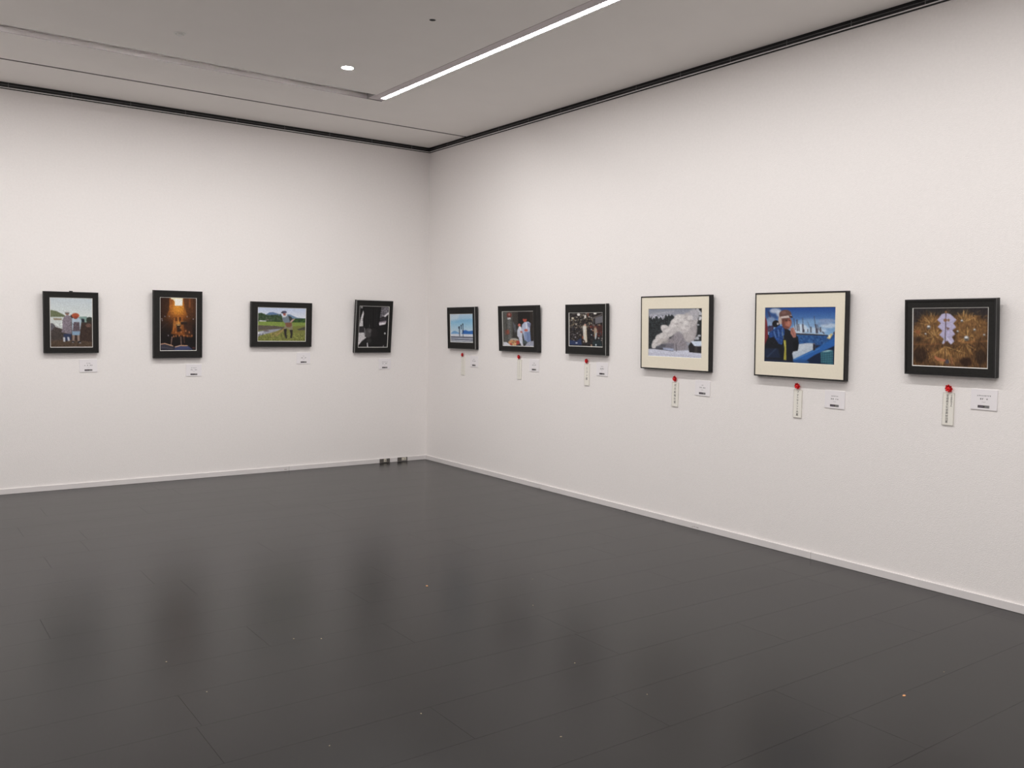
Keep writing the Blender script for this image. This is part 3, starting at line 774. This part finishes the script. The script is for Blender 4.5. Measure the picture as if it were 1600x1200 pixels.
def straw():
    c = Canvas(191, 163, 798, 649, 128, (92, 62, 36))
    c.grad(163, 225, (42, 40, 42), (58, 48, 40))
    c.poly([(191, 163), (290, 163), (260, 240), (191, 320)], (46, 42, 44), 0.9, 4).poly([(640, 163), (798, 163), (798, 300), (740, 240)], (44, 38, 40), 0.8, 4)
    r = c.rng
    def tuft(cx, cy, a0, a1, n, l0, l1, cols):
        for _ in range(n):
            a = r.uniform(a0, a1)
            s, L = r.uniform(0, 26), r.uniform(l0, l1)
            c.line(cx + s * math.cos(a), cy - s * math.sin(a), cx + L * math.cos(a), cy - L * math.sin(a), r.uniform(3, 5.5), cols[r.randint(len(cols))], 0.6)
    gold = [(196, 146, 78), (150, 104, 52), (110, 74, 38), (214, 170, 100), (84, 54, 30)]
    dark = [(70, 46, 28), (96, 62, 34), (48, 30, 20), (128, 88, 46)]
    for x, y, rx, ry, q in ((340, 300, 90, 70, 0.6), (610, 290, 90, 80, 0.6), (735, 330, 55, 70, 0.5), (640, 400, 90, 60, 0.55), (370, 400, 80, 60, 0.5), (450, 560, 120, 70, 0.55), (600, 520, 70, 60, 0.5), (235, 370, 40, 40, 0.5)):
        c.ell(x, y, rx, ry, (146, 102, 54), q, 6)
    for _ in range(420):
        x, y = r.uniform(195, 795), r.uniform(205, 645)
        a = math.atan2(y - 330, x - 490) + r.uniform(-0.6, 0.6)
        L = r.uniform(14, 44)
        c.line(x, y, x + L * math.cos(a), y + L * math.sin(a), r.uniform(2.5, 5), [(178, 130, 68), (120, 82, 44), (74, 48, 28), (150, 106, 54), (58, 38, 24)][r.randint(5)], 0.45)
    tuft(345, 300, 0.6, 3.1, 46, 50, 130, gold)
    tuft(610, 280, 0.3, 2.9, 46, 50, 110, gold)
    tuft(742, 320, 0.6, 2.4, 30, 50, 120, gold)
    tuft(235, 370, 0.2, 6.2, 30, 30, 70, gold)
    tuft(640, 400, 0.0, 6.2, 44, 40, 90, gold)
    tuft(370, 400, 0.0, 6.2, 34, 40, 90, gold)
    tuft(460, 480, 3.4, 6.0, 60, 60, 190, gold)
    tuft(620, 450, 3.6, 5.8, 50, 50, 170, gold + dark)
    tuft(260, 460, 3.8, 5.6, 44, 40, 170, dark)
    tuft(740, 440, 3.9, 5.5, 40, 40, 190, dark)
    c.ell(255, 560, 52, 66, (46, 30, 22), 0.75, 6).ell(630, 600, 46, 38, (42, 24, 18), 0.75, 6).ell(745, 560, 44, 60, (46, 32, 24), 0.75, 6).ell(240, 425, 28, 24, (52, 38, 28), 0.7, 4).ell(540, 560, 40, 40, (120, 84, 46), 0.5, 6)
    c.noise(0.14, None, 0, True)
    c.line(200, 470, 420, 462, 7, (150, 92, 52), 0.7, 1).line(560, 426, 620, 446, 7, (196, 128, 70), 0.8, 1).line(620, 446, 700, 436, 7, (176, 112, 60), 0.8, 1).line(210, 355, 250, 350, 8, (166, 96, 52), 0.8, 1).line(740, 436, 796, 430, 6, (160, 104, 56), 0.8, 1)
    c.ell(236, 366, 22, 16, (150, 86, 50), 0.8, 1)
    for x, y, q in ((632, 410, 21), (326, 322, 17), (594, 270, 11), (562, 356, 10), (694, 342, 11), (768, 382, 9), (300, 380, 9)):
        c.ell(x, y, q, q, (132, 128, 124)).ell(x - q * 0.1, y - q * 0.35, q * 0.62, q * 0.42, (226, 226, 230)).ell(x, y + q * 0.55, q * 0.6, q * 0.3, (60, 54, 50), 0.8)
    # folded white paper streamer
    P = (186, 180, 216)
    c.poly([(432, 214), (464, 206), (502, 214), (552, 262), (526, 290), (550, 322), (520, 346), (542, 378), (516, 402), (536, 436), (508, 464), (478, 432), (448, 462), (438, 460), (452, 420), (414, 386), (440, 352), (400, 320), (426, 290), (396, 262)], P)
    for x0, y0, x1, y1 in ((400, 264, 464, 300), (404, 322, 464, 356), (416, 388, 464, 412), (466, 300, 548, 264), (466, 360, 546, 324), (466, 412, 540, 380)):
        c.line(x0, y0, x1, y1, 5, (150, 142, 186), 0.7)
    c.poly([(470, 320), (500, 330), (480, 350)], (130, 96, 90)).poly([(478, 362), (492, 350), (496, 380)], (206, 196, 236)).line(466, 400, 520, 455, 10, (214, 210, 236), 0.8).line(466, 400, 440, 455, 9, (176, 190, 214), 0.8)
    c.line(466, 190, 462, 470, 6, (66, 40, 40)).ell(462, 264, 15, 13, (140, 96, 70)).ell(488, 264, 9, 12, (150, 110, 80)).ell(466, 198, 10, 10, (150, 104, 66)).line(462, 470, 464, 640, 6, (70, 46, 36), 0.8)
    c.poly([(376, 556), (400, 572), (470, 590), (464, 606), (400, 602), (376, 580)], (186, 112, 72)).ell(480, 606, 16, 18, (70, 70, 90), 0.9, 1).line(516, 560, 520, 630, 10, (160, 96, 66), 0.7, 1)
    return c


def print_mesh(cv, W, H):
    """a fine flat sheet carrying the picture as a colour layer"""
    n, m = cv.w, cv.h
    xs = (np.arange(n) / (n - 1) - 0.5) * W
    zs = (0.5 - np.arange(m) / (m - 1)) * H
    X, Z = np.meshgrid(xs, zs)
    v = np.stack([X, np.zeros_like(X), Z], -1).reshape(-1, 3)
    i = np.arange(n * m).reshape(m, n)
    f = np.stack([i[:-1, :-1], i[1:, :-1], i[1:, 1:], i[:-1, 1:]], -1).reshape(-1, 4)
    me = bpy.data.meshes.new('print')
    me.from_pydata(v.tolist(), [], f.tolist())
    at = me.color_attributes.new('print_colour', 'FLOAT_COLOR', 'POINT')
    col = np.ones((n * m, 4), np.float32)
    im = np.stack([cv.blur(cv.im[..., k], 1) for k in range(3)], -1) * 0.6 + cv.im * 0.4
    grey = im @ np.array([0.3, 0.59, 0.11])
    im = grey[..., None] + (im - grey[..., None]) * 0.84
    im = im * (1 + 0.035 * cv.rng.randn(m, n))[..., None]
    col[:, :3] = np.clip(lin(np.clip(im, 0, 255)) * PRINT_GAIN, 0.002, 0.95).reshape(-1, 3)
    at.data.foreach_set('color', col.ravel())
    return me

PRINT_GAIN = 1.02


def rect(x0, x1, z0, z1, y):
    return [(x0, y, z0), (x1, y, z0), (x1, y, z1), (x0, y, z1)]


def framed(w, u, z, W, H, lean, roll, pr, painter, style, label, hook=False):
    D = 0.0395
    loc = on_wall(w, u, z - H / 2, 0.04)
    t = empty('framed_photograph', loc)
    t.rotation_euler = (Matrix.Rotation(wall_rot(w), 4, 'Z') @ Matrix.Rotation(lean, 4, 'X') @ Matrix.Rotation(-roll, 4, 'Y')).to_euler()
    fw = 0.009 if style == 'cream' else 0.012
    e = 0.0022
    o = rect(-W / 2, W / 2, 0, H, e)
    oi_ = rect(-W / 2 + e, W / 2 - e, e, H - e, 0)
    inn = rect(-W / 2 + fw, W / 2 - fw, fw, H - fw, 0)
    inn2 = rect(-W / 2 + fw, W / 2 - fw, fw, H - fw, 0.004)
    back = rect(-W / 2, W / 2, 0, H, D)
    fr = MB().ring(inn, oi_)
    fr.ring(o, back).ring(inn2, inn).fan(back, False)
    if style in ('black', 'cream'):
        fr.ring(oi_, o)
    fr.build('frame', M['frame_black'], t)
    if style in ('bright', 'dull'):
        MB().ring(oi_, o).build('edge_strip', M['edge' if style == 'bright' else 'edge_dark'], t)
    # print rectangle relative to the frame's base centre
    a0, a1, z0, z1 = pr[0] - u, pr[1] - u, pr[2] - (z - H / 2), pr[3] - (z - H / 2)
    k = 0.0045 if style != 'cream' else 0.002
    win = rect(a0 - k, a1 + k, z0 - k, z1 + k, 0.0035)
    MB().ring(rect(-W / 2 + fw, W / 2 - fw, fw, H - fw, 0.0035), win).build('mount', M['mat_cream' if style == 'cream' else 'mat_black'], t)
    MB().ring(win, rect(a0, a1, z0, z1, 0.0065)).build('mount_bevel', M['core_cream' if style == 'cream' else 'core'], t)
    pm = print_mesh(painter(), a1 - a0 + 0.002, z1 - z0 + 0.002)
    pm.materials.append(M['print'])
    p = bpy.data.objects.new('print', pm)
    p.location = ((a0 + a1) / 2, 0.0067, (z0 + z1) / 2)
    COL.objects.link(p)
    p.parent = t
    if hook:
        MB().box(-0.014, 0.014, 0.006, 0.022, H - 0.001, H + 0.008).build('hanging_tab', M['frame_black'], t, bevel=0.002)
    tag(t, label, 'picture')
    return t

PICS = [
    ('L', -3.627, 1.477, 0.437, 0.534, 0.043, 0.005, (-3.791, -3.461, 1.263, 1.689), coast, 'black', 'black-framed photograph of two women in sun hats on a rocky shore', True),
    ('L', -2.722, 1.475, 0.443, 0.627, 0.047, 0.006, (-2.881, -2.558, 1.233, 1.722), street, 'black', 'black-framed upright photograph of a glowing orange street above an open book', False),
    ('L', -1.712, 1.491, 0.631, 0.446, 0.039, 0.002, (-1.958, -1.464, 1.326, 1.656), farmer, 'black', 'black-framed photograph of a farm worker bending in a green field', False),
    ('L', -0.700, 1.486, 0.434, 0.562, 0.094, 0.003, (-0.872, -0.530, 1.268, 1.702), portrait, 'bright', 'black-framed black-and-white portrait leaning out from the wall at the top', False),
    ('R', 0.765, 1.488, 0.539, 0.441, 0.036, 0.006, (0.552, 0.983, 1.342, 1.633), jump, 'bright', 'black-framed photograph of dark figures against pale blue sky and water', False),
    ('R', 1.770, 1.493, 0.632, 0.440, 0.049, 0.005, (1.524, 2.016, 1.329, 1.656), robes, 'black', 'black-framed photograph of a couple in pale robes against a dark background', False),
    ('R', 2.755, 1.498, 0.536, 0.439, 0.029, 0.004, (2.537, 2.976, 1.353, 1.640), procession, 'bright', 'black-framed photograph of a white-robed procession among speckled dark trees', False),
    ('R', 3.803, 1.483, 0.721, 0.573, 0.028, 0.002, (3.526, 4.081, 1.299, 1.669), steam, 'cream', 'cream-mounted photograph of white steam billowing over a snowy forest', False),
    ('R', 4.928, 1.485, 0.713, 0.574, 0.028, 0.000, (4.655, 5.203, 1.301, 1.670), fisher, 'cream', 'cream-mounted photograph of a fisherman in a cap on a blue boat', False),
    ('R', 5.947, 1.490, 0.529, 0.441, 0.066, 0.004, (5.734, 6.164, 1.324, 1.657), straw, 'dull', 'black-framed photograph of brown straw figures with a white paper streamer', False),
]
for p in PICS:
    framed(*p)

# ---------------------------------------------------------------- caption cards
def caption(w, u, z, label, title, name, tilt=0.0):
    W, H, T = 0.145, 0.115, 0.005
    t = empty('caption_card', on_wall(w, u, z - H / 2, T))
    t.rotation_euler = (Matrix.Rotation(wall_rot(w), 4, 'Z') @ Matrix.Rotation(tilt, 4, 'Y')).to_euler()
    MB().box(-W / 2, W / 2, 0.0, T - 0.0005, 0, H).build('card', M['card'], t, bevel=0.0006)
    rg = random.Random(int(abs(u) * 1000))

    def glyph(mb, x, zc, s):
        for _ in range(4):
            if rg.random() < 0.5:
                a, h = x + rg.uniform(-0.3, 0.3) * s, rg.uniform(0.5, 0.9) * s
                mb.quad((a - 0.08 * s, -0.0004, zc - h / 2), (a + 0.08 * s, -0.0004, zc - h / 2), (a + 0.08 * s, -0.0004, zc + h / 2), (a - 0.08 * s, -0.0004, zc + h / 2))
            else:
                b, l = zc + rg.uniform(-0.35, 0.35) * s, rg.uniform(0.5, 0.9) * s
                mb.quad((x - l / 2, -0.0004, b - 0.07 * s), (x + l / 2, -0.0004, b - 0.07 * s), (x + l / 2, -0.0004, b + 0.07 * s), (x - l / 2, -0.0004, b + 0.07 * s))
    mb = MB()
    for k in range(title):
        glyph(mb, (k - (title - 1) / 2) * 0.0088, H * 0.69, 0.0072)
    for k, q in enumerate(name):
        if q != ' ':
            glyph(mb, (k - (len(name) - 1) / 2) * 0.0115, H * 0.53, 0.0105)
    mb.build('lettering', M['ink'], t)
    m2 = MB()
    for k in range(4):
        glyph(m2, (k - 1.5) * 0.005, H * 0.38, 0.004)
    m2.build('small_print', M['ink_soft'], t)
    bar = MB().quad((-0.032, -0.0004, 0.011), (0.003, -0.0004, 0.011), (0.003, -0.0004, 0.025), (-0.032, -0.0004, 0.025)).build('footer_bar', M['ink_bar'], t)
    MB().quad((0.003, -0.0004, 0.011), (0.032, -0.0004, 0.011), (0.032, -0.0004, 0.025), (0.003, -0.0004, 0.025)).build('footer_end', M['ink_bar2'], bar)
    mb = MB()
    for k in range(9):
        mb.quad((-0.029 + k * 0.0033, -0.0007, 0.0165), (-0.0268 + k * 0.0033, -0.0007, 0.0165), (-0.0268 + k * 0.0033, -0.0007, 0.0195), (-0.029 + k * 0.0033, -0.0007, 0.0195))
    for k in range(4):
        mb.quad((0.008 + k * 0.006, -0.0007, 0.0145), (0.012 + k * 0.006, -0.0007, 0.0145), (0.012 + k * 0.006, -0.0007, 0.0205), (0.008 + k * 0.006, -0.0007, 0.0205))
    mb.build('footer_lettering', M['bar_text'], bar)
    tag(t, label, 'label card', 'caption cards below the photographs')

CARDS = [
    ('L', -3.489, 1.095, 'the two women on the shore', 4, 'x x xx'), ('L', -2.570, 1.043, 'the glowing orange street', 6, 'xx xx'),
    ('L', -1.468, 1.151, 'the farm worker', 2, 'xx xx'), ('L', -0.537, 1.084, 'the black-and-white portrait', 8, 'x  xx'),
    ('R', 0.958, 1.146, 'the figures against pale blue sky', 3, 'xx xx'), ('R', 1.986, 1.151, 'the couple in pale robes', 3, 'xx xx'),
    ('R', 2.943, 1.162, 'the white-robed procession', 4, 'xxxx'), ('R', 4.072, 1.075, 'the steam over the snowy forest', 2, 'xx xx'),
    ('R', 5.196, 1.075, 'the fisherman', 6, 'xx xx'), ('R', 6.139, 1.147, 'the brown straw figures', 9, 'xx x')]
for w, u, z, what, a, b in CARDS:
    caption(w, u, z, 'white caption card below the photograph of ' + what, a, b, random.uniform(-0.012, 0.012))

# ---------------------------------------------------------------- prize strips with red paper rosettes
def text_mesh(columns):
    """stacked characters as one mesh; columns: (string, x, top z, size, pitch)"""
    vs, fs = [], []
    for s, x, ztop, size, pitch in columns:
        for k, ch in enumerate(s):
            cu = bpy.data.curves.new('glyph', 'FONT')
            cu.body = ch
            cu.size = size
            cu.align_x = 'CENTER'
            cu.resolution_u = 1
            ob = bpy.data.objects.new('glyph', cu)
            COL.objects.link(ob)
            bpy.context.view_layer.update()
            me = bpy.data.meshes.new_from_object(ob.evaluated_get(bpy.context.evaluated_depsgraph_get()))
            b = len(vs)
            zb = ztop - pitch * k - size * 0.85
            vs += [(x + v.co.x, -0.0005, zb + v.co.y) for v in me.vertices]
            fs += [tuple(b + i for i in p.vertices) for p in me.polygons]
            bpy.data.objects.remove(ob)
            bpy.data.curves.remove(cu)
            bpy.data.meshes.remove(me)
    mb = MB()
    mb.v, mb.f = vs, fs
    return mb


def rosette(parent, x, z, R):
    ro = MB()
    dk = MB()
    rg = random.Random(int(z * 1e4))
    for ring, (n, r, lift, mbx) in enumerate(((8, R, 0.002, ro), (7, R * 0.82, 0.006, dk), (6, R * 0.6, 0.010, ro))):
        for k in range(n):
            a = 2 * math.pi * (k + 0.5 * ring) / n + rg.uniform(-0.1, 0.1)
            da = math.pi / n * 1.12
            rr = r * rg.uniform(0.9, 1.06)
            def pt(q, ang, y):
                return (x + q * math.cos(ang), -y, z + q * math.sin(ang))
            c0 = pt(rr * 0.12, a, lift + 0.004)
            l1, r1 = pt(rr * 0.7, a - da, lift + 0.003), pt(rr * 0.7, a + da, lift + 0.003)
            m1 = pt(rr * 0.6, a, lift + 0.001)
            l2, r2, m2 = pt(rr * 0.95, a - da * 0.55, lift + 0.006), pt(rr * 0.95, a + da * 0.55, lift + 0.006), pt(rr, a, lift + 0.005)
            for q in ((c0, l1, m1), (c0, m1, r1), (m1, l1, l2), (m1, l2, m2), (m1, m2, r2), (m1, r2, r1)):
                mbx.tri(*q)
    for k in range(6):
        a = 2 * math.pi * k / 6
        ro.tri((x, -0.019, z), (x + R * 0.34 * math.cos(a), -0.012, z + R * 0.34 * math.sin(a)), (x + R * 0.34 * math.cos(a + 1.05), -0.012, z + R * 0.34 * math.sin(a + 1.05)))
    o = ro.build('rosette', M['red'], parent)
    dk.build('inner_petals', M['red_dark'], o)
    return o


def prize(u, z0, z1, ur, zr, cols, label, R=0.0225, tilt=0.0):
    W, H, T = 0.066, z1 - z0, 0.006
    t = empty('prize_strip', on_wall('R', u, z0, T))
    t.rotation_euler = (Matrix.Rotation(wall_rot('R'), 4, 'Z') @ Matrix.Rotation(tilt, 4, 'Y')).to_euler()
    MB().box(-W / 2, W / 2, 0, T - 0.0005, 0, H).build('paper_strip', M['strip'], t)
    for z in (0.0, H - 0.0012):
        pass
    bd = MB()
    b = 0.0012
    bd.ring(rect(-W / 2, W / 2, 0, H, -0.0003), rect(-W / 2 + b, W / 2 - b, b, H - b, -0.0003)).build('border_line', M['border'], t)
    if cols:
        text_mesh(cols(H)).build('lettering', M['ink'], t)
    rosette(t, ur - u, zr - z0, R)
    tag(t, label, 'prize ribbon', 'prize strips with red rosettes')
    return t

M['border'] = mat('strip_border', (0.30, 0.27, 0.24), 0.7, 0.2)


def column(s, x=0.0, size=0.019, top=0.006, bottom=0.012):
    return lambda H: [(s, x, H - top, size, (H - top - bottom) / len(s))]


def marks(n):
    """lettering too slight to read: a thin column of strokes"""
    def f(H):
        return [('ilI'[k % 3], 0.0, H - 0.008 - k * (H - 0.024) / n, 0.019, 0.019) for k in range(n)]
    return f

prize(0.750, 0.994, 1.187, 0.745, 1.208, marks(13), 'narrow prize strip and red rosette below the pale blue photograph')
prize(1.754, 1.008, 1.199, 1.749, 1.224, marks(12), 'narrow prize strip and red rosette below the couple in robes')
prize(2.747, 1.010, 1.2015, 2.745, 1.224, lambda H: [('ニコン賞', 0.0, H - 0.030, 0.024, 0.030)], 'four-character prize strip and red rosette below the white-robed procession')
prize(3.796, 0.913, 1.1015, 3.794, 1.130, column('河北新報社賞', 0, 0.023, 0.012, 0.020), 'six-character prize strip and red rosette below the steam photograph')
prize(4.916, 0.9315, 1.1205, 4.913, 1.144, column('フォトサミット大賞', 0, 0.0195, 0.006, 0.012), 'nine-character prize strip and red rosette below the fisherman')
prize(5.940, 0.9835, 1.1725, 5.941, 1.196, lambda H: [('宮城県文化振興財団賞', -0.006, H - 0.010, 0.0166, 0.0168), ('公益財団法人', 0.0175, H - 0.010, 0.0115, 0.0122)], 'two-column prize strip and red rosette below the straw figures', R=0.0235)

# ---------------------------------------------------------------- outlets let into the skirting near the corner
def outlet(x0, x1, z0, z1, sx0, sx1, label, holes):
    t = empty('wall_outlet', ((x0 + x1) / 2, -0.0125, z0))
    cx = (x0 + x1) / 2
    MB().box(x0 - cx, x1 - cx, -0.006, 0, 0, z1 - z0).build('plate', M['outlet'], t, bevel=0.0015)
    h = z1 - z0
    s = MB().box(sx0 - cx, sx1 - cx, -0.010, -0.006, 0.006, h - 0.003).build('socket', M['socket'], t, bevel=0.001)
    mb = MB()
    for hx in holes:
        mb.box(hx - cx - 0.002, hx - cx + 0.002, -0.0104, -0.010, h * 0.35, h * 0.65)
    mb.build('socket_holes', M['outlet_dark'], s)
    tag(t, label, 'outlet', 'grey outlets let into the white baseboard')
outlet(-0.594, -0.470, 0.004, 0.046, -0.546, -0.514, 'grey outlet plate with a small ivory socket in its middle', (-0.536, -0.524))
outlet(-0.374, -0.252, 0.006, 0.047, -0.325, -0.268, 'grey outlet plate with a wide ivory socket, nearest the room corner', (-0.286,))

# ---------------------------------------------------------------- crumbs on the floor
def crumb(name, x, y, r, m, label, cat, group):
    n = 7
    rg = random.Random(int(abs(x * 977 + y * 131)))
    lo = [(r * rg.uniform(0.7, 1.3) * math.cos(2 * math.pi * k / n) * 1.5, r * rg.uniform(0.7, 1.3) * math.sin(2 * math.pi * k / n), 0.0) for k in range(n)]
    hi = [(a * 0.6, b * 0.6, r * 0.5 * rg.uniform(0.7, 1.2)) for a, b, _ in lo]
    o = MB().ring(lo, hi).fan(hi).fan(lo, True).build(name, m, None, (x, y, 0.0003))
    o.rotation_euler = (0, 0, rg.uniform(0, 3))
    tag(o, label, cat, group)

for x, y in ((-2.467, -4.233), (-1.58, -6.64)):
    crumb('paper_scrap', x, y, 0.0055, M['scrap_orange'], 'tiny orange scrap lying on the dark floor', 'scrap', 'orange scraps on the floor')
for x, y in ((-2.175, -3.651), (-0.968, -3.766), (-3.962, -5.023), (-3.339, -5.679), (-3.741, -5.726), (-3.008, -6.131), (-2.473, -6.036),
             (-1.184, -6.598), (-1.865, -4.451), (-2.164, -4.851), (-2.504, -5.609), (-3.436, -4.636), (-3.326, -4.707), (-4.012, -4.605)):
    crumb('crumb', x, y, random.uniform(0.0018, 0.0028), M['scrap_pale'], 'tiny pale crumb lying on the dark floor', 'crumb', 'pale crumbs on the floor')
